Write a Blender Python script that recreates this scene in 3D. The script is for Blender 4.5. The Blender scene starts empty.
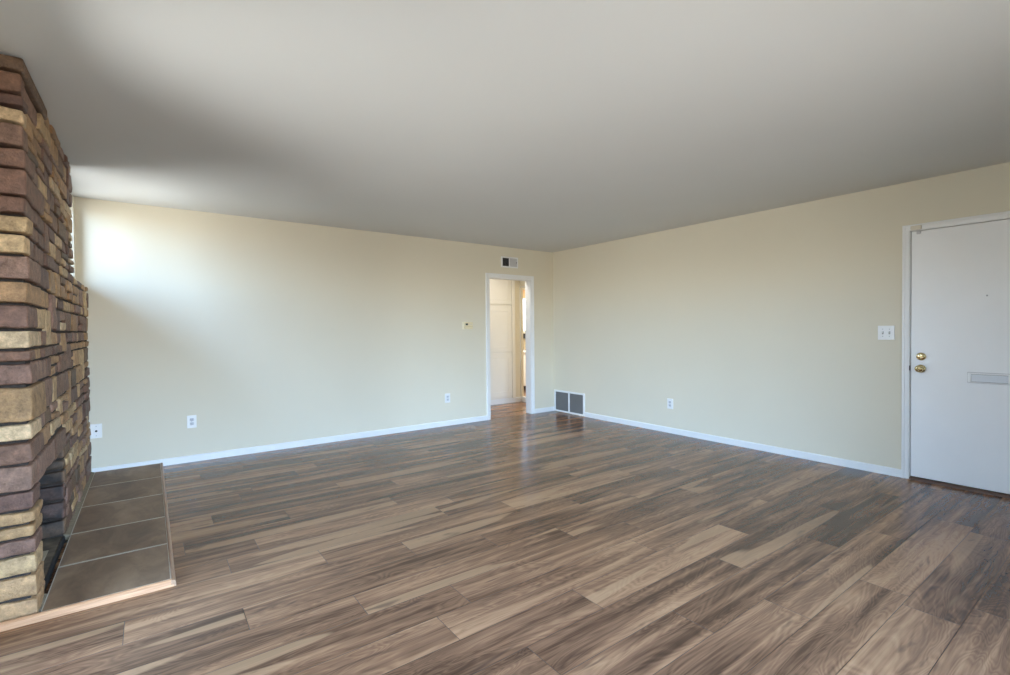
import bpy, bmesh, math, random
from mathutils import Vector, Matrix, noise
random.seed(11)
SC = bpy.context.scene
COL = SC.collection

# ---------------------------------------------------------------- camera
FPX = 485.155
cam_d = bpy.data.cameras.new('camera')
cam_d.sensor_fit = 'HORIZONTAL'; cam_d.sensor_width = 36.0
cam_d.lens = 36.0 * FPX / 1010.0
cam_d.clip_start = 0.05
cam = bpy.data.objects.new('camera', cam_d); COL.objects.link(cam)
_yaw, _pit, _rol = 0.633394687, 0.0158949464, -0.00855195319
_f = Vector((math.sin(_yaw)*math.cos(_pit), math.cos(_yaw)*math.cos(_pit), -math.sin(_pit)))
_r = Vector((math.cos(_yaw), -math.sin(_yaw), 0)); _u = _r.cross(_f)
_r2 = _r*math.cos(_rol) + _u*math.sin(_rol); _u2 = _u*math.cos(_rol) - _r*math.sin(_rol)
cam.matrix_world = Matrix(((_r2.x, _u2.x, -_f.x, -5.03815), (_r2.y, _u2.y, -_f.y, -5.59780),
                           (_r2.z, _u2.z, -_f.z, 1.25727), (0, 0, 0, 1)))
SC.camera = cam

# ---------------------------------------------------------------- light
SKY = 5.0          # brightness of the sky
SC.view_settings.view_transform = 'Standard'
SC.view_settings.look = 'None'
SC.view_settings.exposure = 2.2
SC.view_settings.gamma = 1.0
SC.view_settings.use_curve_mapping = False

W = bpy.data.worlds.new('sky'); SC.world = W; W.use_nodes = True
nt = W.node_tree; nt.nodes.clear()
wo = nt.nodes.new('ShaderNodeOutputWorld'); bg = nt.nodes.new('ShaderNodeBackground')
tc = nt.nodes.new('ShaderNodeTexCoord'); sx = nt.nodes.new('ShaderNodeSeparateXYZ')
rp = nt.nodes.new('ShaderNodeValToRGB')
nt.links.new(tc.outputs['Generated'], sx.inputs[0]); nt.links.new(sx.outputs['Z'], rp.inputs[0])
SKYRAMP = [(0.0, (0.58, 0.56, 0.50)), (0.035, (0.84, 0.92, 0.95)), (0.10, (0.62, 0.95, 1.38)), (0.6, (0.40, 0.74, 1.35))]
while len(rp.color_ramp.elements) < len(SKYRAMP): rp.color_ramp.elements.new(0.5)
for el, (p_, c_) in zip(rp.color_ramp.elements, SKYRAMP): el.position = p_; el.color = (*c_, 1)
# below the horizon: added ground glow, pale on the fireplace side, dimmer in front
gy = nt.nodes.new('ShaderNodeMapRange'); nt.links.new(sx.outputs['Y'], gy.inputs[0])
gy.inputs[1].default_value = -0.75; gy.inputs[2].default_value = -0.35
gm = nt.nodes.new('ShaderNodeMix'); gm.data_type = 'RGBA'; nt.links.new(gy.outputs[0], gm.inputs[0])
gm.inputs[6].default_value = (0.26, 0.255, 0.245, 1); gm.inputs[7].default_value = (0.47, 0.475, 0.46, 1)
up = nt.nodes.new('ShaderNodeMapRange'); nt.links.new(sx.outputs['Z'], up.inputs[0])
up.inputs[1].default_value = -0.02; up.inputs[2].default_value = 0.0
wm = nt.nodes.new('ShaderNodeMix'); wm.data_type = 'RGBA'; nt.links.new(up.outputs[0], wm.inputs[0])
nt.links.new(gm.outputs[2], wm.inputs[6]); nt.links.new(rp.outputs[0], wm.inputs[7])
nt.links.new(wm.outputs[2], bg.inputs[0]); bg.inputs[1].default_value = SKY
nt.links.new(bg.outputs[0], wo.inputs[0])
SC.cycles.caustics_reflective = False; SC.cycles.caustics_refractive = False
SC.cycles.blur_glossy = 0.5

def portal(name, loc, direction, sx_, sy_):
    """marks a window opening so that the sky is sampled through it"""
    d = bpy.data.lights.new(name, 'AREA'); d.shape = 'RECTANGLE'; d.size = sx_; d.size_y = sy_
    d.cycles.is_portal = True
    o = bpy.data.objects.new(name, d); COL.objects.link(o); o.location = loc
    o.rotation_euler = Vector(direction).to_track_quat('-Z', 'Y').to_euler()

# ---------------------------------------------------------------- materials
class NG:
    def __init__(s, name):
        s.m = bpy.data.materials.new(name); s.m.use_nodes = True
        s.t = s.m.node_tree; s.b = s.t.nodes['Principled BSDF']
    def n(s, typ, **kw):
        x = s.t.nodes.new(typ)
        for k, v in kw.items():
            if k.startswith('i_'):
                key = k[2:]; key = int(key) if key.isdigit() else key.replace('_', ' ')
                x.inputs[key].default_value = v
            else: setattr(x, k, v)
        return x
    def l(s, a, b): s.t.links.new(a, b)
    def math(s, op, a, b=0.5, clamp=False):
        x = s.n('ShaderNodeMath', operation=op, use_clamp=clamp)
        for i, v in enumerate((a, b)):
            if isinstance(v, (int, float)): x.inputs[i].default_value = v
            else: s.l(v, x.inputs[i])
        return x.outputs[0]
    def ramp(s, fac, stops):
        x = s.n('ShaderNodeValToRGB'); cr = x.color_ramp
        while len(cr.elements) < len(stops): cr.elements.new(0.5)
        for el, (p, c) in zip(cr.elements, stops):
            el.position = p; el.color = (*c, 1) if len(c) == 3 else c
        s.l(fac, x.inputs[0]); return x.outputs[0]
    def mix(s, fac, a, b, blend='MIX'):
        x = s.n('ShaderNodeMix', data_type='RGBA', blend_type=blend)
        for sock, v in ((x.inputs[0], fac), (x.inputs[6], a), (x.inputs[7], b)):
            if isinstance(v, (int, float)): sock.default_value = v
            elif isinstance(v, tuple): sock.default_value = (*v, 1) if len(v) == 3 else v
            else: s.l(v, sock)
        return x.outputs[2]
    def bump(s, h, strength=0.2, dist=0.01):
        x = s.n('ShaderNodeBump'); x.inputs['Strength'].default_value = strength
        x.inputs['Distance'].default_value = dist
        s.l(h, x.inputs['Height']); s.l(x.outputs[0], s.b.inputs['Normal'])

def srgb(r, g, b):
    f = lambda c: (c/255/12.92) if c/255 <= 0.04045 else ((c/255+0.055)/1.055)**2.4
    return (f(r), f(g), f(b))

def simple(name, col, rough=0.5, metal=0.0, var=0.04, scale=6.0, bump=0.0, bscale=200.0):
    g = NG(name)
    pos = g.n('ShaderNodeNewGeometry').outputs['Position']
    nz = g.n('ShaderNodeTexNoise', i_Scale=scale, i_Detail=3.0); g.l(pos, nz.inputs['Vector'])
    c0 = tuple(max(0, c*(1-var)) for c in col); c1 = tuple(min(1, c*(1+var)) for c in col)
    g.l(g.ramp(nz.outputs['Fac'], [(0.3, c0), (0.7, c1)]), g.b.inputs['Base Color'])
    g.b.inputs['Roughness'].default_value = rough; g.b.inputs['Metallic'].default_value = metal
    if bump:
        bz = g.n('ShaderNodeTexNoise', i_Scale=bscale, i_Detail=2.0); g.l(pos, bz.inputs['Vector'])
        g.bump(bz.outputs['Fac'], bump, 0.002)
    return g.m

M = {}
M['wall'] = simple('wall_paint', srgb(226, 218, 197), 0.75, var=0.012, scale=1.5, bump=0.06, bscale=180)
M['ceil'] = simple('ceiling_paint', srgb(216, 217, 215), 0.8, var=0.012, scale=1.2, bump=0.06, bscale=150)
M['trim'] = simple('white_gloss_paint', srgb(238, 238, 236), 0.35, var=0.01)
M['door'] = simple('white_door_paint', srgb(243, 243, 242), 0.35, var=0.015, scale=3, bump=0.03, bscale=60)
M['plastic'] = simple('white_plastic', srgb(240, 240, 238), 0.35, var=0.005)
M['flap'] = simple('silvery_flap_paint', srgb(216, 220, 224), 0.35, var=0.01)
M['cream_light'] = simple('pale_cream_plastic', srgb(242, 234, 208), 0.4, var=0.01)
M['grey_plastic'] = simple('pale_grey_plastic', srgb(205, 205, 208), 0.4, var=0.01)
M['cream'] = simple('cream_plastic', srgb(236, 222, 184), 0.4, var=0.01)
M['dark'] = simple('dark_slot', (0.02, 0.02, 0.02), 0.7)
M['lcd'] = simple('dark_display', srgb(70, 74, 70), 0.2)
M['louver'] = simple('grey_grille_paint', srgb(150, 148, 146), 0.5, var=0.05)
M['grille'] = simple('dark_grille_paint', srgb(122, 120, 118), 0.5, var=0.05)
M['vent_grey'] = simple('vent_louver_paint', srgb(205, 204, 202), 0.45)
M['brass'] = simple('polished_brass', srgb(226, 208, 160), 0.2, 1.0, var=0.03, scale=40)
M['brass_dark'] = simple('aged_brass', srgb(186, 160, 112), 0.3, 1.0, var=0.1, scale=60)
M['steel'] = simple('brushed_steel', srgb(170, 172, 172), 0.4, 1.0, var=0.03, scale=30)
M['threshold'] = simple('dark_threshold_wood', srgb(92, 66, 52), 0.5, var=0.12, scale=20)
M['cab'] = simple('white_cabinet_paint', srgb(236, 232, 222), 0.4, var=0.01)
M['counter'] = simple('white_countertop', srgb(238, 236, 230), 0.25, var=0.02, scale=40)
M['tile'] = simple('beige_backsplash', srgb(176, 160, 132), 0.4, var=0.15, scale=9)
M['sensor'] = simple('ivory_sensor_plastic', srgb(222, 214, 196), 0.45)
M['mortar'] = simple('dark_mortar', srgb(58, 50, 44), 0.95, var=0.35, scale=60, bump=0.8, bscale=90)
M['fillet'] = simple('dusty_mortar', srgb(128, 114, 92), 0.95, var=0.2, scale=50, bump=0.4, bscale=90)
M['ash'] = simple('ashy_brick', srgb(104, 90, 72), 0.9, var=0.45, scale=16, bump=0.4, bscale=60)
M['soot'] = simple('sooty_firebrick', srgb(52, 45, 40), 0.9, var=0.5, scale=14, bump=0.5, bscale=60)
M['earth'] = simple('pale_paving', srgb(182, 168, 140), 0.9, var=0.1, scale=0.8)
M['drive'] = simple('grey_asphalt', (0.25, 0.235, 0.21), 0.95, var=0.2, scale=3)
M['outer'] = simple('outside_stucco', srgb(190, 182, 168), 0.9, var=0.05)
M['alu'] = simple('white_window_frame', srgb(228, 228, 226), 0.4)
M['rooffelt'] = simple('roof_felt', srgb(120, 116, 110), 0.9)

def glass_mat(name='window_glass', tint=1.0):
    g = NG(name); t = g.t
    tr = g.n('ShaderNodeBsdfTransparent'); tr.inputs[0].default_value = (tint, tint, tint, 1); gl = g.n('ShaderNodeBsdfGlossy', i_Roughness=0.02)
    fr = g.n('ShaderNodeFresnel', i_IOR=1.35); mx = g.n('ShaderNodeMixShader')
    g.l(fr.outputs[0], mx.inputs[0]); g.l(tr.outputs[0], mx.inputs[1]); g.l(gl.outputs[0], mx.inputs[2])
    t.nodes.remove(g.b); g.l(mx.outputs[0], t.nodes['Material Output'].inputs[0])
    return g.m
M['glass'] = glass_mat()
M['kitchen_glass'] = glass_mat('dimmed_glass', 0.45)  # pane darkened to cut the daylight from the kitchen window

def shade_mat():
    g = NG('amber_roller_fabric')
    g.b.inputs['Base Color'].default_value = (*srgb(244, 220, 180), 1)
    g.b.inputs['Roughness'].default_value = 0.8
    tl = g.n('ShaderNodeBsdfTranslucent'); tl.inputs[0].default_value = (*srgb(252, 224, 180), 1)
    mx = g.n('ShaderNodeMixShader'); mx.inputs[0].default_value = 0.6
    g.l(g.b.outputs[0], mx.inputs[1]); g.l(tl.outputs[0], mx.inputs[2])
    g.l(mx.outputs[0], g.t.nodes['Material Output'].inputs[0])
    return g.m
M['shade'] = shade_mat()

def wood_floor():
    g = NG('laminate_walnut')
    pos = g.n('ShaderNodeNewGeometry').outputs['Position']
    at = g.n('ShaderNodeAttribute', attribute_name='plank')
    sp = g.n('ShaderNodeSeparateColor'); g.l(at.outputs['Color'], sp.inputs[0])
    r1, r2, r3 = sp.outputs
    off = g.n('ShaderNodeVectorMath', operation='SCALE'); g.l(at.outputs['Color'], off.inputs[0]); off.inputs['Scale'].default_value = 37.0
    ps = g.n('ShaderNodeVectorMath', operation='ADD'); g.l(pos, ps.inputs[0]); g.l(off.outputs[0], ps.inputs[1])
    P = ps.outputs[0]
    def stretched(sxx, syy, **kw):
        mp = g.n('ShaderNodeMapping'); mp.inputs['Scale'].default_value = (sxx, syy, 1); g.l(P, mp.inputs['Vector'])
        nz = g.n('ShaderNodeTexNoise', **kw); nz.inputs['Scale'].default_value = 1.0; g.l(mp.outputs[0], nz.inputs['Vector'])
        return nz.outputs['Fac']
    broad = stretched(0.9, 6.5, i_Detail=2.0, i_Distortion=0.5)
    bands = stretched(1.1, 22.0, i_Detail=4.0, i_Roughness=0.55, i_Distortion=0.45)
    fine = stretched(6.0, 120.0, i_Detail=3.0, i_Distortion=0.3)
    knots = stretched(2.6, 13.0, i_Detail=2.0, i_Distortion=1.2)
    # cathedral figure: contour lines of a stretched noise
    fig = stretched(1.3, 6.5, i_Detail=2.0, i_Distortion=0.9)
    rings = g.math('FRACT', g.math('MULTIPLY', fig, 22.0))
    rings = g.math('ABSOLUTE', g.math('SUBTRACT', rings, 0.5))
    t = g.math('MULTIPLY', broad, 0.55)
    t = g.math('ADD', t, g.math('MULTIPLY', bands, 0.55))
    t = g.math('ADD', t, g.math('MULTIPLY', g.math('SUBTRACT', rings, 0.25), 0.15))
    t = g.math('ADD', t, g.math('MULTIPLY', g.math('SUBTRACT', fine, 0.5), 0.18))
    t = g.math('ADD', t, g.math('MULTIPLY', g.math('SUBTRACT', r1, 0.5), 0.11))
    col = g.ramp(t, [(0.24, srgb(54, 36, 26)), (0.41, srgb(89, 62, 44)), (0.55, srgb(130, 93, 67)), (0.74, srgb(174, 130, 94))])
    # pale sapwood streaks along one side of some planks
    sap = stretched(0.45, 6.0, i_Detail=1.0, i_Distortion=0.25)
    sapm = g.ramp(sap, [(0.628, (0, 0, 0)), (0.642, (1, 1, 1))])
    sapc = g.mix(g.math('MULTIPLY', bands, 0.9), srgb(200, 156, 114), srgb(160, 120, 86))
    col = g.mix(g.math('MULTIPLY', sapm, 0.5), col, sapc)
    # dark mineral streaks and small knots
    km = g.ramp(knots, [(0.27, (1, 1, 1)), (0.36, (0, 0, 0))])
    col = g.mix(g.math('MULTIPLY', km, 0.5), col, srgb(58, 44, 38))
    g.l(col, g.b.inputs['Base Color'])
    rr = g.n('ShaderNodeMapRange'); g.l(fine, rr.inputs[0]); rr.inputs[3].default_value = 0.16; rr.inputs[4].default_value = 0.27
    g.l(rr.outputs[0], g.b.inputs['Roughness'])
    g.b.inputs['Specular IOR Level'].default_value = 0.3
    g.bump(g.math('ADD', fine, bands), 0.05, 0.002)
    return g.m
M['floor'] = wood_floor()
M['joint'] = simple('dark_plank_joint', srgb(40, 30, 25), 0.7)

def stone_mat(name, soot=False):
    g = NG(name)
    pos = g.n('ShaderNodeNewGeometry').outputs['Position']
    at = g.n('ShaderNodeAttribute', attribute_name='stone')
    nz = g.n('ShaderNodeTexNoise', i_Scale=22.0, i_Detail=5.0, i_Roughness=0.65); g.l(pos, nz.inputs['Vector'])
    n2 = g.n('ShaderNodeTexNoise', i_Scale=110.0, i_Detail=4.0, i_Roughness=0.7); g.l(pos, n2.inputs['Vector'])
    v = g.math('ADD', g.math('MULTIPLY', nz.outputs['Fac'], 0.7), g.math('MULTIPLY', n2.outputs['Fac'], 0.3))
    k = g.ramp(v, [(0.30, (0.32, 0.30, 0.28)), (0.42, (0.74, 0.72, 0.69)), (0.54, (1.06, 1.05, 1.03)), (0.70, (1.62, 1.58, 1.52))])
    col = g.mix(1.0, at.outputs['Color'], k, 'MULTIPLY')
    if soot:
        s1 = g.n('ShaderNodeTexNoise', i_Scale=9.0, i_Detail=4.0); g.l(pos, s1.inputs['Vector'])
        sm = g.ramp(s1.outputs['Fac'], [(0.40, (0.05, 0.05, 0.05)), (0.70, (0.75, 0.75, 0.75))])
        xs = g.n('ShaderNodeSeparateXYZ'); g.l(pos, xs.inputs[0])
        cl = g.n('ShaderNodeMapRange'); g.l(xs.outputs[0], cl.inputs[0]); cl.inputs[1].default_value = -5.482; cl.inputs[2].default_value = -5.466
        col = g.mix(g.math('MAXIMUM', sm, cl.outputs[0]), srgb(30, 25, 22), col)
    g.l(col, g.b.inputs['Base Color']); g.b.inputs['Roughness'].default_value = 0.62
    g.bump(v, 0.8, 0.016)
    return g.m
M['stone'] = stone_mat('fieldstone')
M['stone_soot'] = stone_mat('sooty_fieldstone', True)

def slate_mat():
    g = NG('grey_brown_slate')
    pos = g.n('ShaderNodeNewGeometry').outputs['Position']
    at = g.n('ShaderNodeAttribute', attribute_name='plank')
    off = g.n('ShaderNodeVectorMath', operation='SCALE'); g.l(at.outputs['Color'], off.inputs[0]); off.inputs['Scale'].default_value = 11.0
    ps = g.n('ShaderNodeVectorMath', operation='ADD'); g.l(pos, ps.inputs[0]); g.l(off.outputs[0], ps.inputs[1])
    mp = g.n('ShaderNodeMapping'); mp.inputs['Scale'].default_value = (2.5, 1.2, 1); g.l(ps.outputs[0], mp.inputs['Vector'])
    nz = g.n('ShaderNodeTexNoise', i_Scale=2.6, i_Detail=6.0, i_Roughness=0.6, i_Distortion=0.8); g.l(mp.outputs[0], nz.inputs['Vector'])
    wv = g.n('ShaderNodeTexWave', i_Scale=0.7, i_Distortion=7.0, i_Detail=2.0); g.l(ps.outputs[0], wv.inputs['Vector'])
    v = g.math('ADD', g.math('MULTIPLY', nz.outputs['Fac'], 0.85), g.math('MULTIPLY', wv.outputs['Fac'], 0.15))
    g.l(g.ramp(v, [(0.3, srgb(104, 80, 60)), (0.5, srgb(130, 103, 78)), (0.7, srgb(156, 127, 99))]), g.b.inputs['Base Color'])
    g.b.inputs['Roughness'].default_value = 0.55
    g.bump(v, 0.25, 0.01)
    return g.m
M['slate'] = slate_mat()
M['grout'] = simple('pale_grout', srgb(196, 186, 168), 0.9, var=0.08, scale=30)

def trimwood(name, c0, c1, along):
    g = NG(name)
    pos = g.n('ShaderNodeNewGeometry').outputs['Position']
    mp = g.n('ShaderNodeMapping'); mp.inputs['Scale'].default_value = (6, 160, 160) if along == 'x' else (160, 6, 160)
    g.l(pos, mp.inputs['Vector'])
    nz = g.n('ShaderNodeTexNoise', i_Scale=1.0, i_Detail=4.0); g.l(mp.outputs[0], nz.inputs['Vector'])
    g.l(g.ramp(nz.outputs['Fac'], [(0.3, c0), (0.7, c1)]), g.b.inputs['Base Color'])
    g.b.inputs['Roughness'].default_value = 0.4
    return g.m
M['edge_x'] = trimwood('pale_oak_edging', srgb(172, 120, 82), srgb(212, 162, 120), 'x')
M['edge_y'] = trimwood('tan_oak_edging', srgb(140, 104, 78), srgb(184, 146, 114), 'y')

# ---------------------------------------------------------------- mesh helpers
def finish(name, bm, mat, parent=None, smooth=False):
    me = bpy.data.meshes.new(name); bm.to_mesh(me); bm.free()
    for m_ in (mat if isinstance(mat, (list, tuple)) else [mat]): me.materials.append(m_)
    if smooth:
        for p_ in me.polygons: p_.use_smooth = True
    o = bpy.data.objects.new(name, me); COL.objects.link(o)
    if parent is not None:
        o.parent = parent
        bpy.context.view_layer.update()
        o.matrix_parent_inverse = parent.matrix_world.inverted()
    return o

def box(bm, a, b, bev=0.0, seg=2):
    """axis-aligned box between two corners"""
    lo = [min(a[i], b[i]) for i in range(3)]; hi = [max(a[i], b[i]) for i in range(3)]
    vs = [bm.verts.new((x, y, z)) for x in (lo[0], hi[0]) for y in (lo[1], hi[1]) for z in (lo[2], hi[2])]
    q = [(0,1,3,2), (4,6,7,5), (0,4,5,1), (2,3,7,6), (0,2,6,4), (1,5,7,3)]
    fs = [bm.faces.new([vs[i] for i in f]) for f in q]
    if bev:
        es = list({e for f in fs for e in f.edges})
        bmesh.ops.bevel(bm, geom=es, offset=bev, segments=seg, affect='EDGES', profile=0.5)

def lathe(bm, prof, origin, axis, n=28):
    """prof: (distance along axis, radius)"""
    ax = Vector(axis).normalized()
    t1 = ax.orthogonal().normalized(); t2 = ax.cross(t1)
    rings = []
    for d, r in prof:
        c = Vector(origin) + ax*d
        if r < 1e-6: rings.append([bm.verts.new(c)])
        else: rings.append([bm.verts.new(c + (t1*math.cos(2*math.pi*i/n) + t2*math.sin(2*math.pi*i/n))*r) for i in range(n)])
    for A, B in zip(rings, rings[1:]):
        if len(A) == 1 and len(B) == 1: continue
        for i in range(n):
            j = (i+1) % n
            if len(A) == 1: bm.faces.new((A[0], B[j], B[i]))
            elif len(B) == 1: bm.faces.new((A[i], A[j], B[0]))
            else: bm.faces.new((A[i], A[j], B[j], B[i]))
    bmesh.ops.recalc_face_normals(bm, faces=bm.faces)

def prism(bm, prof, axis, a, b):
    """extrude a closed 2-D profile along axis ('x' or 'y') from a to b; prof in (other axis, z)"""
    mk = (lambda t, u, z: (t, u, z)) if axis == 'x' else (lambda t, u, z: (u, t, z))
    A = [bm.verts.new(mk(a, u, z)) for u, z in prof]; B = [bm.verts.new(mk(b, u, z)) for u, z in prof]
    n = len(prof)
    for i in range(n): bm.faces.new((A[i], A[(i+1) % n], B[(i+1) % n], B[i]))
    bm.faces.new(A); bm.faces.new(list(reversed(B)))
    bmesh.ops.recalc_face_normals(bm, faces=bm.faces)

def empty(name, loc):
    o = bpy.data.objects.new(name, None); o.empty_display_size = 0.1
    COL.objects.link(o); o.location = loc
    bpy.context.view_layer.update()
    return o
def tag(o, label, cat, group=None):
    o['label'] = label; o['category'] = cat
    if group: o['group'] = group
    return o
def struct(o, label=None, cat=None):
    o['kind'] = 'structure'
    if label: o['label'] = label; o['category'] = cat
    return o
def bx(name, a, b, mat, parent=None, bev=0.0):
    bm = bmesh.new(); box(bm, a, b, bev); return finish(name, bm, mat, parent)

# ---------------------------------------------------------------- the room
# corner of back wall (y = 0) and right wall (x = 0) is the origin; the room lies at x < 0, y < 0
H = 2.44; XL = -5.600; YF = -6.75; T = 0.12
DL, DR, DT = -1.190, -0.458, 1.985          # doorway clear opening in the back wall
FD0, FD1, FDT = -5.272, -4.358, 2.033       # front door opening in the right wall

# floor: planks along x, 0.198 wide
def plank_mesh(bm, lay, x0, x1, y0, y1, z, ybase, pw, L, ends, rng):
    k0 = math.floor((y0-ybase)/pw)-1; k1 = math.ceil((y1-ybase)/pw)+1
    gap = 0.0011
    for k in range(k0, k1):
        ya, yb = max(y0, ybase+pw*k), min(y1, ybase+pw*(k+1))
        if yb-ya < 0.002: continue
        ph = ends.get(k, rng.uniform(0, L))
        x = ph - L*math.ceil((ph-x0)/L+1)
        while x < x1:
            xa, xb = max(x0, x), min(x1, x+L); x += L
            if xb-xa < 0.002: continue
            f = bm.faces.new([bm.verts.new(v) for v in ((xa+gap, ya+gap, z), (xb-gap, ya+gap, z), (xb-gap, yb-gap, z), (xa+gap, yb-gap, z))])
            c = (rng.random(), rng.random(), rng.random(), 1)
            for lp in f.loops: lp[lay] = c
ENDS = {0: -2.31, 2: -2.76, 3: -3.18, 4: -3.85, 5: -3.41, 6: -4.04, 7: -3.86, 8: -4.274, 9: -4.714, 10: -3.85, 11: -4.275,
        12: -4.71, 14: -3.598, 15: -4.29, 16: -4.714, 17: -1.227, 18: -4.496, 1: -3.5, 13: -3.25, 19: -3.1, 20: -4.0,
        21: -2.5, 22: -3.4, 23: -4.35, 24: -2.9, 25: -3.7}
rng = random.Random(5)
bm = bmesh.new(); lay = bm.loops.layers.color.new('plank')
plank_mesh(bm, lay, XL, 0.0, YF, 0.045, 0.0, -5.10, 0.198, 1.293, ENDS, rng)
plank_mesh(bm, lay, -2.6, 3.2, 0.053, 3.0, 0.0, 0.053, 0.198, 1.293, {}, rng)
nf = len(bm.faces)
box(bm, (XL, YF, -0.10), (0.0, 0.049, -0.0015)); box(bm, (-2.6, 0.049, -0.10), (3.2, 3.0, -0.0015))
bm.faces.ensure_lookup_table()
for f in bm.faces[nf:]: f.material_index = 1
struct(finish('floor', bm, [M['floor'], M['joint']]))

# ceiling over living room, hall and kitchen
bm = bmesh.new(); box(bm, (XL-T, YF-T, H), (3.3, 3.2, H+0.15))
struct(finish('ceiling', bm, M['ceil']))

def wall_with_holes(name, axis, pos, thick, s0, s1, z0, z1, holes, mat):
    """axis 'x': wall in plane x=pos running along y; thick is signed outwards; holes (s0, s1, z0, z1)"""
    bm = bmesh.new()
    S = sorted({s0, s1, *[h for q in holes for h in q[:2]]}); Z = sorted({z0, z1, *[h for q in holes for h in q[2:]]})
    for a, b in zip(S, S[1:]):
        for c, d in zip(Z, Z[1:]):
            m1, m2 = (a+b)/2, (c+d)/2
            if any(h[0] < m1 < h[1] and h[2] < m2 < h[3] for h in holes): continue
            if axis == 'x': box(bm, (pos, a, c), (pos+thick, b, d))
            else: box(bm, (a, pos, c), (b, pos+thick, d))
    bmesh.ops.remove_doubles(bm, verts=bm.verts, dist=1e-5)
    seen = {}
    for f in bm.faces: seen.setdefault(tuple(round(x, 4) for x in f.calc_center_median()), []).append(f)
    bmesh.ops.delete(bm, geom=[f for fs in seen.values() if len(fs) > 1 for f in fs], context='FACES')
    return struct(finish(name, bm, mat))

ZLEDGE = 1.64
CW = (-1.02, -0.05, 1.70, 2.385)     # clerestory window beyond the chimney
LW = (-3.66, -2.84, 0.03, 2.12)        # wide glazed opening beside the camera
FW = (-5.45, -2.3, 0.10, 2.20)        # window behind the camera
wall_with_holes('wall_back', 'y', 0.0, T, XL-T, 0.0, 0, H, [(DL-0.02, DR+0.02, 0, DT+0.02)], M['wall'])
wall_with_holes('wall_right', 'x', 0.0, T, YF, T, 0, H, [(FD0-0.018, FD1+0.018, 0, FDT+0.018)], M['wall'])
wall_with_holes('wall_left', 'x', XL, -T, YF, 0.0, 0, H, [CW, LW, (-2.575, -1.555, 0.0, 0.80)], M['wall'])
wall_with_holes('wall_front', 'y', YF, -T, XL-T, T, 0, H, [FW], M['wall'])
# hall and kitchen shell
HY = 1.075; HX = 0.196
bx('wall_hall', (-2.6, HY, 0), (HX+0.05, HY+0.05, H), M['wall'])['kind'] = 'structure'
bx('wall_hall_left', (-2.7, T, 0), (-2.6, HY+0.1, H), M['wall'])['kind'] = 'structure'
KO = (0.30, 1.058, 0, 1.985)
wall_with_holes('wall_hall_right', 'x', HX, 0.05, T, HY, 0, H, [KO], M['wall'])
KW = (1.2, 2.4, 1.20, 2.16)
wall_with_holes('wall_kitchen', 'y', 2.95, T, 0.15, 3.2, 0, H, [KW], M['wall'])
bx('wall_kitchen_left', (0.15, HY+0.05, 0), (0.246, 2.95, H), M['wall'])['kind'] = 'structure'
bx('wall_kitchen_right', (3.2, 0.0, 0), (3.3, 3.07, H), M['wall'])['kind'] = 'structure'
bx('wall_kitchen_front', (0.12, 0.0, 0), (3.2, T, H), M['wall'])['kind'] = 'structure'

# added fill light for the hall, out of sight above the doorway head
hl = bpy.data.lights.new('hall_fill', 'AREA'); hl.shape = 'DISK'; hl.size = 0.28; hl.energy = 2.2; hl.color = (1, .96, .90)
ho = bpy.data.objects.new('hall_fill', hl); COL.objects.link(ho); ho.location = (-0.9, 0.45, 2.42)
kl = bpy.data.lights.new('kitchen_fill', 'AREA'); kl.shape = 'DISK'; kl.size = 0.35; kl.energy = 16; kl.color = (1, .95, .87)  # added unseen fill light that brightens the kitchen glimpse
ko = bpy.data.objects.new('kitchen_fill', kl); COL.objects.link(ko); ko.location = (1.5, 1.4, 2.42)
# windows
def window(name, axis, pos, thick, hole, mull, mat=None, fw=0.04, recess=0.075, pane='glass'):
    s0, s1, z0, z1 = hole
    sg = 1 if thick > 0 else -1
    d0, d1 = pos + sg*recess, pos + sg*(recess+0.04)
    def B(bm, sa, sb, za, zb, da, db):
        if axis == 'x': box(bm, (da, sa, za), (db, sb, zb), 0.004, 1)
        else: box(bm, (sa, da, za), (sb, db, zb), 0.004, 1)
    bm = bmesh.new()
    B(bm, s0, s1, z0, z0+fw, d0, d1); B(bm, s0, s1, z1-fw, z1, d0, d1)
    B(bm, s0, s0+fw, z0+fw, z1-fw, d0, d1); B(bm, s1-fw, s1, z0+fw, z1-fw, d0, d1)
    for m_ in mull: B(bm, m_-0.02, m_+0.02, z0+fw, z1-fw, d0, d1)
    fr = struct(finish(name, bm, mat or M['alu']))
    dm = (d0+d1)/2
    bm = bmesh.new()
    if axis == 'x': box(bm, (dm-0.003, s0+fw/2, z0+fw/2), (dm+0.003, s1-fw/2, z1-fw/2))
    else: box(bm, (s0+fw/2, dm-0.003, z0+fw/2), (s1-fw/2, dm+0.003, z1-fw/2))
    finish('window_pane', bm, M[pane], fr)
    return fr
window('window_1', 'x', XL, -T, CW, [-0.53], fw=0.03, recess=0.03)
window('window_2', 'x', XL, -T, LW, [])
window('window_3', 'y', YF, -T, FW, [-3.87])
window('window_4', 'y', 2.95, T, KW, [], pane='kitchen_glass')
portal('daylight_clerestory', (XL-T-0.01, (CW[0]+CW[1])/2, (CW[2]+CW[3])/2), (1, 0, 0), CW[1]-CW[0], CW[3]-CW[2])
portal('daylight_left', (XL-T-0.01, (LW[0]+LW[1])/2, (LW[2]+LW[3])/2), (1, 0, 0), LW[1]-LW[0], LW[3]-LW[2])
portal('daylight_front', ((FW[0]+FW[1])/2, YF-T-0.01, (FW[2]+FW[3])/2), (0, 1, 0), FW[1]-FW[0], FW[3]-FW[2])
portal('daylight_kitchen', ((KW[0]+KW[1])/2, 2.95+T+0.01, (KW[2]+KW[3])/2), (0, -1, 0), KW[1]-KW[0], KW[3]-KW[2])
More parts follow.
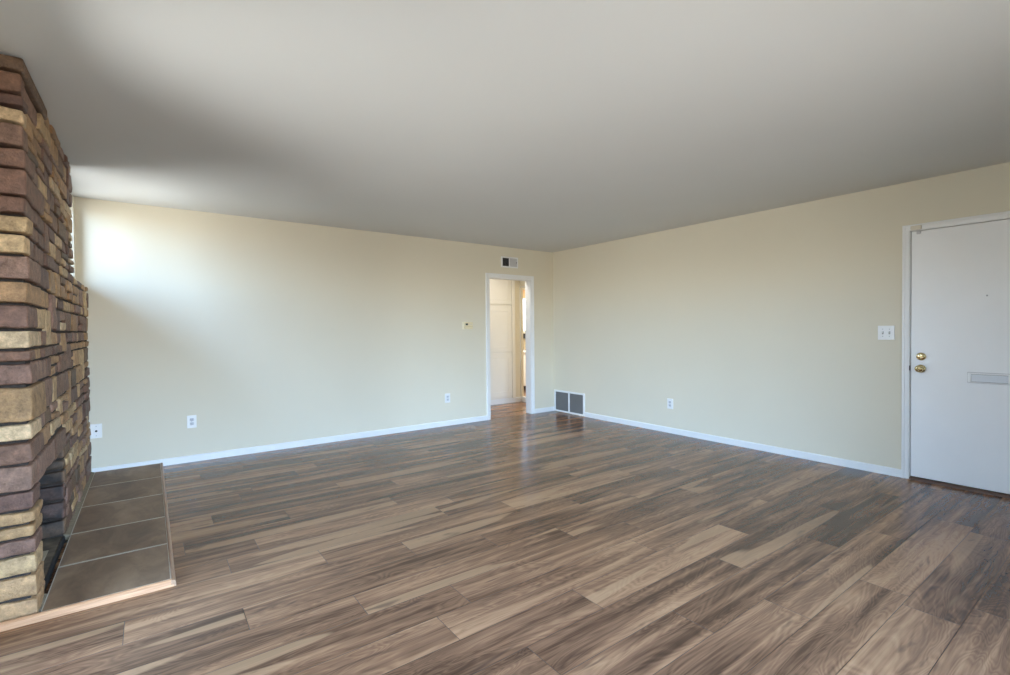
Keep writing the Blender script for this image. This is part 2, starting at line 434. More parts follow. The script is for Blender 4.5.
bx('trim_6', (XL, -0.048, ZLEDGE), (-5.541, -0.0005, 2.4395), M['wall'], None, 0.002)['kind'] = 'structure'
# baseboards (eased top edge)
def baseboard(name, axis, a, b, wallpos, sgn, h=0.066, t=0.014, z=0.0):
    prof = [(wallpos, z), (wallpos+sgn*t, z), (wallpos+sgn*t, z+h-0.010), (wallpos+sgn*(t-0.003), z+h-0.003), (wallpos+sgn*(t-0.008), z+h), (wallpos, z+h)]
    bm = bmesh.new(); prism(bm, prof, axis, a, b); return struct(finish(name, bm, M['trim']))
baseboard('baseboard_back', 'x', -4.948, DL-0.062, 0.0, -1)
baseboard('baseboard_hearth', 'x', -5.46, -4.949, 0.0, -1, h=0.034, t=0.008, z=0.031)
baseboard('baseboard_corner', 'x', DR+0.068, -0.0, 0.0, -1)
baseboard('baseboard_right', 'y', -0.672, FD1+0.052, 0.0, -1)
baseboard('baseboard_hall', 'x', -2.6, HX-0.003, HY, -1, h=0.085)

# ---------------------------------------------------------------- doorway to the hall: jamb lining and casing
bm = bmesh.new()
box(bm, (DL-0.02, 0.002, 0), (DL, T-0.002, DT)); box(bm, (DR, 0.002, 0), (DR+0.02, T-0.002, DT)); box(bm, (DL, 0.002, DT), (DR, T-0.002, DT+0.02))
struct(finish('trim_1', bm, M['trim']))
def casing(name, axis, pos, sgn, s0, s1, top, w, t=0.016):
    """flat casing with a stepped outer band, mitred at the head"""
    bm = bmesh.new()
    mk = (lambda s, d, z: (s, pos+sgn*d, z)) if axis == 'y' else (lambda s, d, z: (pos+sgn*d, s, z))
    prof = [(0.004, 0), (0.004, t*0.55), (w*0.35, t*0.7), (w*0.6, t*0.75), (w*0.68, t), (w*0.95, t), (w, t*0.8), (w, 0)]   # (outwards from opening, depth)
    rings = []
    for cs, cz, ds, dz in ((s0, 0.0, -1, 0), (s0, top, -1, 1), (s1, top, 1, 1), (s1, 0.0, 1, 0)):
        rings.append([bm.verts.new(mk(cs+ds*o, d, cz+dz*o)) for o, d in prof])
    n = len(prof)
    for A, B in zip(rings, rings[1:]):
        for i in range(n): bm.faces.new((A[i], A[(i+1) % n], B[(i+1) % n], B[i]))
    bm.faces.new(rings[0]); bm.faces.new(list(reversed(rings[-1])))
    bmesh.ops.recalc_face_normals(bm, faces=bm.faces)
    return struct(finish(name, bm, M['trim']))
casing('trim_2', 'y', 0.0, -1, DL, DR, DT, 0.066)
casing('trim_3', 'x', 0.0, -1, FD0, FD1, FDT, 0.052, 0.018)
casing('trim_4', 'x', HX, -1, KO[0], KO[1], KO[3], 0.020, 0.008)
bx('trim_5', (HX-0.004, KO[0], 0.0), (HX+0.05, KO[1], 0.088), M['trim'], bev=0.004)['kind'] = 'structure'

# ---------------------------------------------------------------- front door (door_1) in the right wall
dr = bx('door_1', (0.004, FD0+0.004, 0.026), (0.044, FD1-0.004, FDT-0.004), M['door'], bev=0.002); struct(dr)
bm = bmesh.new(); box(bm, (0.0, FD1, 0), (T, FD1+0.018, FDT)); box(bm, (0.0, FD0-0.018, 0), (T, FD0, FDT)); box(bm, (0.0, FD0, FDT), (T, FD1, FDT+0.018))
box(bm, (0.046, FD0, 0), (0.058, FD1, FDT))
struct(finish('trim_7', bm, M['trim']))
bm = bmesh.new(); prism(bm, [(-0.022, 0.0), (-0.018, 0.010), (0.0, 0.021), (0.06, 0.021), (0.06, 0.0)], 'y', FD0, FD1)
struct(finish('trim_8', bm, M['threshold']))
# deadbolt: rose + thumb turn ; knob: rose, neck, ball
yk = -4.427
bm = bmesh.new(); lathe(bm, [(0, 0.0), (0, 0.031), (0.004, 0.032), (0.010, 0.028), (0.014, 0.020), (0.015, 0.0)], (0.004, yk, 1.012), (-1, 0, 0))
db = finish('deadbolt', bm, M['brass'], dr, True); db['label'] = 'round polished brass deadbolt rose'
bm = bmesh.new(); box(bm, (-0.030, yk-0.019, 1.006), (-0.010, yk+0.019, 1.018), 0.004); finish('thumb_turn', bm, M['brass_dark'], db)
bm = bmesh.new(); lathe(bm, [(0, 0.0), (0, 0.032), (0.004, 0.033), (0.009, 0.027), (0.012, 0.014), (0.026, 0.012), (0.032, 0.018), (0.040, 0.026), (0.050, 0.028), (0.058, 0.024), (0.062, 0.015), (0.063, 0.0)], (0.004, yk+0.002, 0.914), (-1, 0, 0))
kb = finish('door_knob', bm, M['brass'], dr, True); kb['label'] = 'round brass door knob below the deadbolt'
bm = bmesh.new(); lathe(bm, [(0, 0.0), (0.001, 0.010), (0.004, 0.009), (0.0045, 0.0)], (-0.059, yk+0.002, 0.914), (-1, 0, 0)); finish('turn_button', bm, M['brass_dark'], kb, True)
# mail slot
s0, s1, z0, z1 = -4.985, -4.706, 0.826, 0.902
bm = bmesh.new()
box(bm, (-0.009, s0, z1-0.011), (0.006, s1, z1), 0.002); box(bm, (-0.009, s0, z0), (0.006, s1, z0+0.006), 0.002)
box(bm, (-0.009, s1-0.019, z0+0.006), (0.006, s1, z1-0.011), 0.002); box(bm, (-0.009, s0, z0+0.006), (0.006, s0+0.062, z1-0.011), 0.002)
ms = finish('mail_slot', bm, M['door'], dr); ms['label'] = 'white framed mail slot'
bm = bmesh.new(); prism(bm, [(-0.0005, z0+0.009), (-0.006, z0+0.009), (-0.0042, z1-0.014), (0.002, z1-0.014)], 'y', s0+0.0635, s1-0.0205)
finish('slot_flap', bm, M['flap'], ms)
bm = bmesh.new(); box(bm, (0.0025, s0+0.06, z0+0.004), (0.0038, s1-0.017, z1-0.009)); finish('slot_gap', bm, M['dark'], ms)
bm = bmesh.new(); box(bm, (0.0015, s0-0.0022, z0-0.0022), (0.0042, s1+0.0022, z1+0.0022)); finish('slot_outline', bm, M['louver'], ms)  # thin grey plate drawing an outline around the slot frame
bm = bmesh.new(); lathe(bm, [(0, 0.0), (0, 0.006), (0.002, 0.0055), (0.0025, 0.003), (0.0015, 0.0)], (0.004, -4.808, 1.482), (-1, 0, 0), 16); finish('peephole', bm, M['steel'], dr, True)
# strike plate on the jamb side
bx('strike_plate', (-0.0125, FD1+0.001, 0.895), (0.002, FD1+0.0042, 0.935), M['dark'], dr)
# door contact sensor on the casing head
cs = empty('door_contact_sensor', (-0.018, -4.39, 2.034))
tag(cs, 'small ivory alarm contact on the upper left corner of the front door casing', 'sensor')
bx('sensor_body', (-0.036, -4.432, 2.036), (-0.0185, -4.364, 2.070), M['sensor'], cs, 0.003)
bx('sensor_magnet', (-0.010, -4.422, 2.004), (0.0035, -4.396, 2.024), M['grey_plastic'], cs, 0.003)

# ---------------------------------------------------------------- wall plates, thermostat
def plate_frame(axis, pos, s, z):
    if axis == 'y': return (lambda ds, d, dz: (s+ds, pos-d, z+dz)), (0, -1, 0)
    return (lambda ds, d, dz: (pos-d, s+ds, z+dz)), (-1, 0, 0)
def fbox(bm, P, s0, s1, d0, d1, z0, z1, bev=0.0): box(bm, P(s0, d0, z0), P(s1, d1, z1), bev, 2)
def outlet(axis, pos, s, z, label, w=0.078, h=0.122):
    P, ax = plate_frame(axis, pos, s, z)
    o = empty('wall_outlet', P(0, 0, 0)); tag(o, label, 'outlet', 'duplex outlets low on the walls')
    bm = bmesh.new(); fbox(bm, P, -w/2, w/2, 0, 0.006, -h/2, h/2, 0.002); pl = finish('cover_plate', bm, M['plastic'], o)
    bm = bmesh.new(); lathe(bm, [(0, 0.0), (0, 0.0035), (0.001, 0.0035), (0.0018, 0.0)], P(0, 0.006, 0), ax, 12); finish('screw', bm, M['steel'], pl, True)
    for dz in (0.0195, -0.0195):
        bm = bmesh.new(); fbox(bm, P, -0.017, 0.017, 0.004, 0.0085, dz-0.0145, dz+0.0145, 0.006); r = finish('receptacle', bm, M['grey_plastic'], o)
        bm = bmesh.new()
        for sx_, hh in ((-0.0065, 0.0045), (0.0065, 0.0035)): fbox(bm, P, sx_-0.0013, sx_+0.0013, 0.008, 0.0089, dz+0.004-hh, dz+0.004+hh)
        lathe(bm, [(0.0, 0.0), (0.0, 0.0026), (0.0006, 0.0026), (0.0006, 0.0)], P(0, 0.0083, dz-0.008), ax, 10)
        finish('socket_hole', bm, M['dark'], r)
    return o
outlet('y', 0.0, -4.714, 0.391, 'white duplex outlet on the sunlit back wall just right of the stone hearth')
outlet('y', 0.0, -1.877, 0.364, 'white duplex outlet on the back wall below the thermostat')
outlet('x', 0.0, -2.081, 0.352, 'white duplex outlet low on the right wall between floor grille and front door')
# cable plate beside the stone
P, ax = plate_frame('y', 0.0, -5.426, 0.392)
o = empty('cable_jack', P(0, 0, 0)); tag(o, 'pale cable jack plate on the back wall hard against the stonework', 'wall plate')
bm = bmesh.new(); fbox(bm, P, -0.040, 0.040, 0, 0.006, -0.063, 0.063, 0.002); finish('cover_plate', bm, M['plastic'], o)
bm = bmesh.new(); lathe(bm, [(0, 0), (0, 0.0085), (0.006, 0.0085), (0.006, 0.0045), (0.002, 0.004), (0.002, 0.0)], P(0, 0.006, 0.0), ax, 14); finish('coax_socket', bm, M['dark'], o)
for dz in (0.042, -0.042):
    bm = bmesh.new(); lathe(bm, [(0, 0.0), (0, 0.0035), (0.001, 0.0035), (0.0018, 0.0)], P(0, 0.006, dz), ax, 12); finish('screw', bm, M['steel'], o)
# double light switch
P, ax = plate_frame('x', 0.0, -4.197, 1.205)
o = empty('light_switch', P(0, 0, 0)); tag(o, 'white double toggle light switch on the right wall beside the front door', 'light switch')
bm = bmesh.new(); fbox(bm, P, -0.058, 0.058, 0, 0.007, -0.060, 0.060, 0.0025); finish('cover_plate', bm, M['plastic'], o)
for ds in (-0.023, 0.023):
    bm = bmesh.new(); fbox(bm, P, ds-0.0055, ds+0.0055, 0.0065, 0.008, -0.013, 0.013); r = finish('toggle_slot', bm, M['louver'], o)
    bm = bmesh.new(); prism(bm, [(-0.006, -0.004+1.205), (-0.006, 0.007+1.205), (-0.018, 0.013+1.205), (-0.020, 0.006+1.205)], 'y', -4.197+ds-0.004, -4.197+ds+0.004); finish('toggle', bm, M['plastic'], r)
    for dz in (0.030, -0.030):
        bm = bmesh.new(); lathe(bm, [(0, 0.0), (0, 0.0035), (0.001, 0.0035), (0.0018, 0.0)], P(ds, 0.007, dz), ax, 12); finish('screw', bm, M['steel'], o)
# thermostat
P, ax = plate_frame('y', 0.0, -1.560, 1.318)
o = empty('thermostat', P(0, 0, 0)); tag(o, 'small cream thermostat on the back wall left of the doorway', 'thermostat')
bm = bmesh.new(); fbox(bm, P, -0.082, 0.076, 0, 0.006, -0.050, 0.052, 0.003); finish('wall_plate', bm, M['cream_light'], o)
bm = bmesh.new(); fbox(bm, P, -0.056, 0.072, 0.006, 0.030, -0.044, 0.046, 0.006); b_ = finish('body', bm, M['cream'], o)
bm = bmesh.new(); fbox(bm, P, -0.044, -0.006, 0.0295, 0.0312, 0.004, 0.030, 0.001); finish('display', bm, M['lcd'], b_)
bm = bmesh.new()
for i in range(3): fbox(bm, P, 0.010+i*0.018, 0.022+i*0.018, 0.0295, 0.0325, 0.012, 0.022, 0.001)
finish('button', bm, M['sensor'], b_)
bm = bmesh.new(); fbox(bm, P, -0.054, 0.070, 0.0296, 0.0306, -0.012, -0.0095); finish('cover_seam', bm, M['brass_dark'], b_)

# ---------------------------------------------------------------- supply register above the doorway
P, ax = plate_frame('y', 0.0, -0.838, 2.226)
o = empty('supply_register', P(0, 0, 0)); tag(o, 'small white two-way air register high above the hall doorway', 'air vent')
w, h = 0.150, 0.078
bm = bmesh.new()
fbox(bm, P, -w, w, 0, 0.012, h-0.020, h, 0.003); fbox(bm, P, -w, w, 0, 0.012, -h, -h+0.020, 0.003)
fbox(bm, P, -w, -w+0.024, 0, 0.012, -h+0.02, h-0.02, 0.003); fbox(bm, P, w-0.024, w, 0, 0.012, -h+0.02, h-0.02, 0.003)
fbox(bm, P, -0.010, 0.002, 0, 0.010, -h+0.02, h-0.02, 0.002)
finish('frame', bm, M['plastic'], o)
bm = bmesh.new(); fbox(bm, P, -w+0.02, w-0.02, 0.0005, 0.0015, -h+0.015, h-0.015); finish('duct_back', bm, M['dark'], o)
def blade(bm, P, s, ang, hz, dep=0.012, th=0.0012):
    c, s_ = math.cos(ang), math.sin(ang)
    pts = []
    for u, v in ((-dep/2, -th/2), (dep/2, -th/2), (dep/2, th/2), (-dep/2, th/2)):
        pts.append((s + u*s_ + v*c, 0.0075 + u*c - v*s_))
    A = [bm.verts.new(P(a, b, -hz)) for a, b in pts]; B = [bm.verts.new(P(a, b, hz)) for a, b in pts]
    for i in range(4): bm.faces.new((A[i], A[(i+1) % 4], B[(i+1) % 4], B[i]))
    bm.faces.new(A); bm.faces.new(B[::-1]); bmesh.ops.recalc_face_normals(bm, faces=bm.faces)
bm = bmesh.new()
for i in range(8): blade(bm, P, -0.118+i*0.0142, math.radians(-36), h-0.021)
finish('louver_bank', bm, M['louver'], o)['label'] = 'louvers turned left and showing the dark duct'
bm = bmesh.new()
for i in range(9): blade(bm, P, 0.011+i*0.0138, math.radians(48), h-0.021, 0.016)
finish('louver_bank', bm, M['vent_grey'], o)['label'] = 'louvers turned right and showing pale grey faces'
bx('damper_lever', P(0.116, 0.008, -0.012), P(0.124, 0.020, 0.012), M['louver'], o, 0.002)

# ---------------------------------------------------------------- return air grille at the floor by the corner
P, ax = plate_frame('x', 0.0, -0.346, 0.169)
o = empty('return_grille', P(0, 0, -0.169)); tag(o, 'wide white framed return air grille with two grey panels at floor level by the corner', 'air vent')
w, h = 0.320, 0.162
bm = bmesh.new()
fbox(bm, P, -w, w, 0, 0.016, h-0.026, h, 0.003); fbox(bm, P, -w, w, 0, 0.016, -h, -h+0.022, 0.003)
fbox(bm, P, -w, -w+0.028, 0, 0.016, -h+0.02, h-0.024, 0.003); fbox(bm, P, w-0.028, w, 0, 0.016, -h+0.02, h-0.024, 0.003)
fbox(bm, P, -0.014, 0.014, 0, 0.015, -h+0.02, h-0.024, 0.003)
finish('frame', bm, M['plastic'], o)
bm = bmesh.new(); fbox(bm, P, -w+0.02, w-0.02, 0.0005, 0.002, -h+0.015, h-0.015); finish('duct_back', bm, M['dark'], o)
for a, b in ((-w+0.028, -0.014), (0.014, w-0.028)):
    bm = bmesh.new(); nl = 21
    for i in range(nl):
        zc = -h+0.026 + i*(2*h-0.054)/(nl-1)
        vs = []
        for s in (a, b): vs.append([bm.verts.new(P(s, d, zc+dz)) for d, dz in ((0.0115, -0.0075), (0.0125, -0.0070), (0.004, 0.0055), (0.003, 0.0050))])
        for i2 in range(4): bm.faces.new((vs[0][i2], vs[0][(i2+1) % 4], vs[1][(i2+1) % 4], vs[1][i2]))
    bmesh.ops.recalc_face_normals(bm, faces=bm.faces)
    finish('louver_panel', bm, M['grille'], o)

# ---------------------------------------------------------------- linen cabinet in the hall
o = empty('linen_cabinet', (-0.6, HY, 0)); tag(o, 'tall white built-in hall cabinet with stacked doors seen through the doorway', 'cabinet')
yc = HY-0.02
bx('body', (-1.65, yc, 0.086), (0.048, HY-0.001, 2.40), M['cab'], o, 0.002)
for z0_, z1_, nm in ((1.690, 2.36, 'upper_door'), (0.885, 1.655, 'door'), (0.125, 0.862, 'lower_door')):
    for xa, xb in ((-0.82, -0.022), (-1.63, -0.83)):
        bm = bmesh.new(); box(bm, (xa, yc-0.020, z0_), (xb, yc-0.001, z1_), 0.004)
        d_ = finish(nm, bm, M['cab'], o)
        m_ = 0.07
        bm = bmesh.new()
        for q in (((xa+m_, z0_+m_), (xb-m_, z0_+m_+0.012)), ((xa+m_, z1_-m_-0.012), (xb-m_, z1_-m_)), ((xa+m_, z0_+m_), (xa+m_+0.012, z1_-m_)), ((xb-m_-0.012, z0_+m_), (xb-m_, z1_-m_))):
            box(bm, (q[0][0], yc-0.024, q[0][1]), (q[1][0], yc-0.019, q[1][1]), 0.002, 1)
        finish('panel_moulding', bm, M['cab'], d_)
bx('stile', (-0.018, yc-0.028, 0.086), (0.048, yc-0.001, 2.40), M['cab'], o, 0.004)

# ---------------------------------------------------------------- kitchen glimpse
o = empty('base_cabinet', (1.6, 2.65, 0)); tag(o, 'white kitchen base cabinet under the bright window beyond the hall', 'cabinet')
yk2 = 2.33
bx('body', (0.6, yk2+0.02, 0.075), (3.0, 2.945, 0.775), M['cab'], o)
bx('toe_kick', (0.6, yk2+0.07, 0.0), (3.0, 2.945, 0.075), M['dark'], o)
for i in range(5):
    xa = 0.62+i*0.475
    bm = bmesh.new(); box(bm, (xa, yk2, 0.09), (xa+0.455, yk2+0.02, 0.745), 0.004); d_ = finish('door', bm, M['cab'], o)
    bm = bmesh.new(); lathe(bm, [(0, 0), (0, 0.006), (0.012, 0.006), (0.016, 0.013), (0.024, 0.013), (0.026, 0)], (xa+0.41, yk2, 0.66), (0, -1, 0), 14); finish('knob', bm, M['steel'], d_, True)
bx('kitchen_worktop', (0.58, yk2-0.03, 0.775), (3.02, 2.948, 0.808), M['counter'], None, 0.005)
tag(bpy.data.objects['kitchen_worktop'], 'white worktop on the kitchen base cabinet below the window', 'worktop')
bx('trim_9', (0.3, 2.932, 0.81), (3.2, 2.949, 1.06), M['tile'])['kind'] = 'structure'
bx('trim_10', (1.1, 2.88, 1.06), (2.5, 2.949, 1.17), M['dark'], None, 0.004)['kind'] = 'structure'
o = empty('roller_shade', (1.8, 2.96, 2.15)); tag(o, 'amber roller shade across the top of the kitchen window', 'window shade')
bm = bmesh.new(); lathe(bm, [(0, 0), (0, 0.02), (1.14, 0.02), (1.14, 0)], (1.23, 2.985, 2.135), (1, 0, 0), 16); finish('roller', bm, M['shade'], o, True)
bx('fabric', (1.235, 2.966, 1.97), (2.365, 2.968, 2.14), M['shade'], o); bx('hem_bar', (1.235, 2.961, 1.955), (2.365, 2.972, 1.97), M['cream'], o)

# ---------------------------------------------------------------- stone fireplace
XF = -5.462; YN = -2.660; YC = -1.02; ZL = 1.665      # face plane, near corner, far edge of chimney, ledge height
fp = empty('fireplace', (XF, -1.35, 0))
tag(fp, 'floor-to-ceiling fireplace of purple and tan stone with a small dark firebox', 'fireplace')
PUR = [srgb(126, 95, 80), srgb(138, 106, 90), srgb(112, 83, 71), srgb(148, 116, 98), srgb(130, 97, 78)]
TAN = [srgb(178, 140, 100), srgb(188, 150, 108), srgb(164, 126, 88), srgb(180, 144, 102)]
CRE = [srgb(204, 174, 132), srgb(196, 164, 122), srgb(210, 182, 144)]
BRN = [srgb(118, 92, 70), srgb(104, 84, 66)]
def pick(r):
    u = r.random()
    return r.choice(PUR if u < .46 else TAN if u < .78 else CRE if u < .92 else BRN)
DULL = 0.86
def stone(bm, lay, lo, hi, col, r, rad=0.0075, amp=0.0045):
    """one rough hewn stone: a rounded block with an uneven face"""
    c = Vector([(lo[i]+hi[i])/2 for i in range(3)]); hs = Vector([(hi[i]-lo[i])/2 for i in range(3)])
    rad = min(rad, min(hs)*0.9)
    sd = Vector((r.random(), r.random(), r.random()))*50
    def samp(h):
        q = rad/h
        inner = 3 if h > 0.06 else 1
        return [-1, -1+q*0.45, -1+q] + [(-1+q) + (2-2*q)*i/(inner+1) for i in range(1, inner+1)] + [1-q, 1-q*0.45, 1]
    S = [samp(hs[i]) for i in range(3)]
    cache = {}
    def V(a, b, c_):
        key = (a, b, c_)
        if key in cache: return cache[key]
        p = Vector((a*hs.x, b*hs.y, c_*hs.z))
        inn = Vector([max(-(hs[i]-rad), min(hs[i]-rad, p[i])) for i in range(3)])
        d = p-inn
        if d.length > 1e-9: p = inn + d.normalized()*rad
        w = c + p
        w.y -= 0.02*w.z*max(0.0, min(1.0, (-2.2-w.y)/0.3))      # the pier leans a few centimetres
        w = w + noise.noise_vector(w*9 + sd)*amp*1.5 + noise.noise_vector(w*30 + sd)*amp*0.7
        v = bm.verts.new(w); cache[key] = v; return v
    fs = []
    for ax in range(3):
        o1, o2 = [(1, 2), (0, 2), (0, 1)][ax]
        for side in (-1, 1):
            for i in range(len(S[o1])-1):
                for j in range(len(S[o2])-1):
                    q = []
                    for (u, v_) in ((S[o1][i], S[o2][j]), (S[o1][i+1], S[o2][j]), (S[o1][i+1], S[o2][j+1]), (S[o1][i], S[o2][j+1])):
                        k = [0, 0, 0]; k[ax] = side; k[o1] = u; k[o2] = v_; q.append(V(*k))
                    if (side < 0) != (ax == 1): q.reverse()
                    f = bm.faces.new(q); f.smooth = True; fs.append(f)
    k_ = DULL*r.uniform(0.82, 1.12); cc = (*[v*k_ for v in col], 1)
    for f in fs:
        for lp in f.loops: lp[lay] = cc

# courses at the near corner, top to bottom: height, colour family, reach along the face
CZ = [2.438, 2.369, 2.276, 2.221, 2.150, 2.050, 1.963, 1.847, 1.767, 1.688, 1.597, 1.487, 1.385, 1.277, 1.192, 1.133, 1.031, 0.870, 0.790, 0.691, 0.575, 0.488, 0.429, 0.368, 0.294, 0.206, 0.103, 0.004]
CC = ['B', 'P', 'P', 'C', 'P', 'P', 'P', 'P', 'C', 'C', 'P', 'T', 'P', 'C', 'P', 'P', 'T', 'C', 'P', 'P', 'P', 'T', 'T', 'P', 'C', 'T', 'T']
CR = [0.55, 0.10, 0.12, 0.08, 0.10, 0.22, 0.45, 0.30, 0.12, 0.11, 0.28, 0.34, 0.20, 0.28, 0.12, 0.14, 0.34, 0.24, 0.28, 0.34, 0.22, 0.20, 0.21, 0.20, 0.22, 0.20, 0.21]
FB0, FB1, FBT = -2.475, -1.655, 0.575      # firebox opening
FAM = {'P': PUR, 'T': TAN, 'C': CRE, 'B': BRN}
r = random.Random(23)
J = 0.0068                                   # half a joint
bq = bmesh.new(); lq = bq.loops.layers.float_color.new('stone')
bs = bmesh.new(); ls = bs.loops.layers.float_color.new('stone')
XB = XL + 0.002
def clipz(z0_, z1_): return z0_+J, z1_-J
# occupancy of the long face in (y, z): rows follow the courses, far rows drift a little
reach = []
for i, fam in enumerate(CC):
    z1_, z0_ = CZ[i], CZ[i+1]
    rr = CR[i] + r.uniform(-0.01, 0.01)
    if z0_ < FBT - 0.03: rr = FB0 - YN + r.uniform(-0.012, 0.018)
    reach.append(YN+rr)
    j = r.uniform(-0.006, 0.006)
    stone(bq, lq, (XB, YN-0.004+j, z0_+J), (XF+0.006+r.uniform(-0.004, 0.006), YN+rr-J, z1_-J), r.choice(FAM[fam]), r, 0.009)
CELL = 0.01
def drift(i, y):
    """course lines wander by a centimetre or two away from the corner"""
    if i == 0 or i == len(CZ)-1: return 0.0
    return max(0, min(1, (y-YN-0.3)/0.5))*0.016*math.sin(i*2.7)
placed = {}
for i in range(len(CC)):
    y = reach[i]; ztop, zbot = CZ[i], CZ[i+1]
    far = YC if zbot > ZL - 0.03 else 0.0
    done = placed.get(i, [])
    while y < far - 0.02:
        hit = [q for q in done if q[0]-0.005 <= y < q[1]]
        if hit: y = hit[0][1]; continue
        nxt = min([q[0] for q in done if q[0] > y] + [far])
        L = r.uniform(0.11, 0.34) if (ztop-zbot) > 0.07 else r.uniform(0.16, 0.38)
        ye = y+L
        if nxt-ye < 0.09: ye = nxt
        if ye-y > 0.45: ye = y+(ye-y)/2
        zt, zb = ztop + drift(i, y), zbot + drift(i+1, y)
        low = zbot < FBT - 0.01 and ztop > 0
        # the firebox opening
        if low and y < FB1:
            if y < FB0 - 0.02 and ye > FB0: ye = FB0
            elif y >= FB0 - 0.02: y = FB1+0.075; continue
        if zbot < FBT + 0.10 and zbot >= FBT - 0.03 and y < FB1+0.06 and ye > FB0-0.06:   # lintel course is built apart
            if y < FB0-0.10: ye = FB0-0.06
            else: y = FB1+0.06; continue
        if ztop > ZL + 0.005 and zbot < ZL - 0.005 and y > YC: zt = ZL
        if ztop > ZL and ye > YC and y < YC and zbot <= ZL-0.03: pass
        if zt - zb < 0.03: y = ye; continue
        # two courses high?
        span2 = (i+1 < len(CC) and r.random() < 0.13 and ye-y < 0.27 and reach[i+1] < y and CZ[i+2] > FBT+0.12 and not placed.get(i+1)
                 or False)
        if i+1 < len(CC) and not span2 and r.random() < 0.08 and reach[i+1] < y-0.02 and CZ[i+2] > FBT+0.12 and ye-y < 0.25:
            span2 = not any(q[0] < ye+0.05 and q[1] > y-0.05 for q in placed.get(i+1, []))
        if ztop > ZL and CZ[min(i+2, len(CZ)-1)] < ZL: span2 = False
        if span2:
            placed.setdefault(i+1, []).append((y, ye)); zb = CZ[i+2] + drift(i+2, y)
        rec = r.uniform(-0.007, 0.006)
        top = XF + rec
        if not span2 and zt-zb > 0.095 and r.random() < 0.26:
            zm = zb + (zt-zb)*r.uniform(0.4, 0.6)
            stone(bs, ls, (XB, y+J, zm+J), (top, ye-J, zt-J), pick(r), r)
            ym = y + (ye-y)*r.uniform(0.35, 0.65) if ye-y > 0.24 else None
            if ym:
                stone(bs, ls, (XB, y+J, zb+J), (top+0.003, ym-J, zm-J), pick(r), r); stone(bs, ls, (XB, ym+J, zb+J), (top-0.003, ye-J, zm-J), pick(r), r)
            else: stone(bs, ls, (XB, y+J, zb+J), (top+0.003, ye-J, zm-J), pick(r), r)
        else:
            stone(bs, ls, (XB, y+J, zb+J), (top, ye-J, zt-J), pick(r), r)
        y = ye
finish('corner_stones', bq, M['stone'], fp)
finish('face_stones', bs, M['stone'], fp)
# lintel over the firebox
bm = bmesh.new(); ll = bm.loops.layers.float_color.new('stone')
zt = CZ[19]
stone(bm, ll, (XB-0.04, FB0-0.06+J, FBT), (XF+0.004, -2.02-J, zt-J), PUR[1], r); stone(bm, ll, (XB-0.04, -2.02+J, FBT-0.008), (XF+0.002, FB1+0.06-J, zt-J), PUR[4], r)
finish('lintel', bm, M['stone'], fp)
# mortar bed behind the stones
bm = bmesh.new(); xm = XF-0.014
def mort(y0, y1, z0_, z1_): box(bm, (XL+0.0015, y0, z0_), (xm, y1, z1_))
mort(YN+0.014, FB0-0.02, 0.002, H-0.002); mort(FB0-0.02, FB1+0.02, FBT+0.02, H-0.002); mort(FB1+0.02, YC-0.012, 0.002, H-0.002); mort(YC-0.012, -0.002, 0.002, ZL-0.014)
finish('mortar_bed', bm, M['mortar'], fp)
# sooty stone cheek at the far side of the opening (and near side), firebox lining and floor
zz = [0.034, 0.135, 0.245, 0.345, 0.430, 0.500, 0.580]
for far_side in (True, False):
    bm = bmesh.new(); ll = bm.loops.layers.float_color.new('stone')
    for a, b in zip(zz, zz[1:]):
        if far_side: stone(bm, ll, (-5.74, FB1-0.012+r.uniform(-.006, .006), a+0.008), (XF+r.uniform(-.004, .004), FB1+0.068, b-0.006), r.choice(BRN+PUR[2:3]), r, 0.012)
        else: stone(bm, ll, (-5.74, FB0-0.11, a+0.008), (XF-0.045, FB0+r.uniform(-.012, .0), b-0.006), r.choice(PUR+TAN), r, 0.012)
    finish('firebox_cheek', bm, M['stone_soot'], fp)
bm = bmesh.new()
box(bm, (-5.98, FB0-0.10, 0.0), (-5.92, FB1+0.10, 0.75)); box(bm, (-5.92, FB0-0.10, 0.0), (XL-0.001, FB0-0.03, 0.75)); box(bm, (-5.92, FB1+0.03, 0.0), (XL-0.001, FB1+0.10, 0.75)); box(bm, (-5.98, FB0-0.10, 0.75), (XL-0.001, FB1+0.10, 0.80))
finish('firebox_lining', bm, M['soot'], fp)
bm = bmesh.new(); box(bm, (-5.92, FB0-0.03, 0.0), (XF-0.018, FB1+0.03, 0.028), 0.004)
fl = finish('firebox_floor', bm, M['ash'], fp)
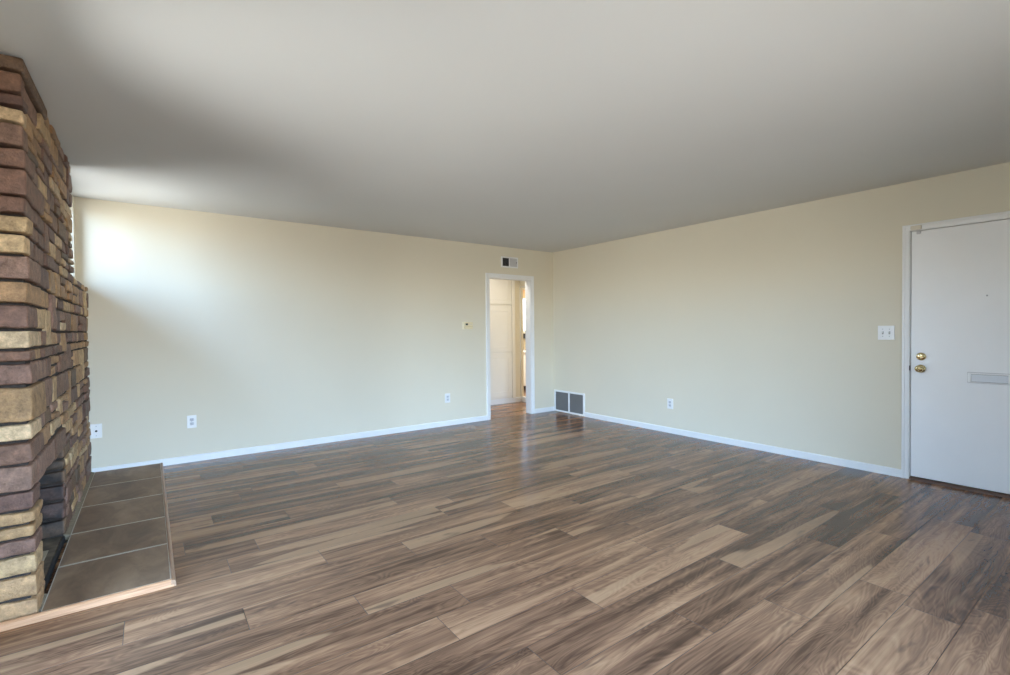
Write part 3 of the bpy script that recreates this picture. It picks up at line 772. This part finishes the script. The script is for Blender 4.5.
bx('floor_tile', (-5.80, -2.20, 0.0275), (-5.515, -1.86, 0.032), M['tile'], fl, 0.003)
for ya, yb_ in ((YN+0.012, FB0-0.004), (FB1+0.004, -0.004)):
    bm = bmesh.new()
    prism(bm, [(XF-0.012, 0.002), (XF+0.0185, 0.002), (XF+0.0185, 0.0285), (XF+0.010, 0.032), (XF-0.012, 0.040)], 'y', ya, yb_)
    finish('mortar_fillet', bm, M['fillet'], fp)
bx('hearth_gap', (XF-0.016, FB0+0.005, 0.0), (XF-0.004, FB1-0.005, 0.0305), M['dark'], fp)
# outer stack behind the wall and the ledge cap under the clerestory window
bm = bmesh.new(); box(bm, (-6.10, FB0-0.18, -0.1), (-5.985, FB1+0.18, H+0.9)); finish('outer_stack', bm, M['mortar'], fp)

# ---------------------------------------------------------------- hearth
he = empty('hearth', (-5.2, -1.33, 0))
tag(he, 'low hearth of grey-brown slate slabs edged with tan wood at the foot of the fireplace', 'hearth')
XH = -4.968; yb = [-0.009, -0.532, -1.081, -1.650, -2.165, -2.676]; g_ = 0.0085
for i in range(5):
    bm = bmesh.new(); ll = bm.loops.layers.color.new('plank')
    box(bm, (XF+0.022, yb[i+1]+g_, 0.004), (XH-0.002, yb[i]-g_, 0.0305), 0.003, 1)
    c_ = (r.random(), r.random(), r.random(), 1)
    for f in bm.faces:
        for lp in f.loops: lp[ll] = c_
    finish('slate_slab', bm, M['slate'], he)
bx('grout', (XF+0.0195, yb[-1], 0.001), (XH, -0.001, 0.0292), M['grout'], he)
prof = lambda p0, s: [(p0, 0.0005), (p0, 0.031), (p0+s*0.004, 0.034), (p0+s*0.010, 0.0335), (p0+s*0.018, 0.026), (p0+s*0.021, 0.0005)]
bm = bmesh.new(); prism(bm, prof(XH, 1), 'y', -2.697, -0.001); finish('side_edging', bm, M['edge_y'], he)['label'] = 'tan wood edging strip along the hearth side'
bm = bmesh.new(); prism(bm, prof(yb[-1]-0.001, -1), 'x', XL+0.001, XH+0.012); finish('front_edging', bm, M['edge_x'], he)['label'] = 'pale wood edging strip along the hearth front'
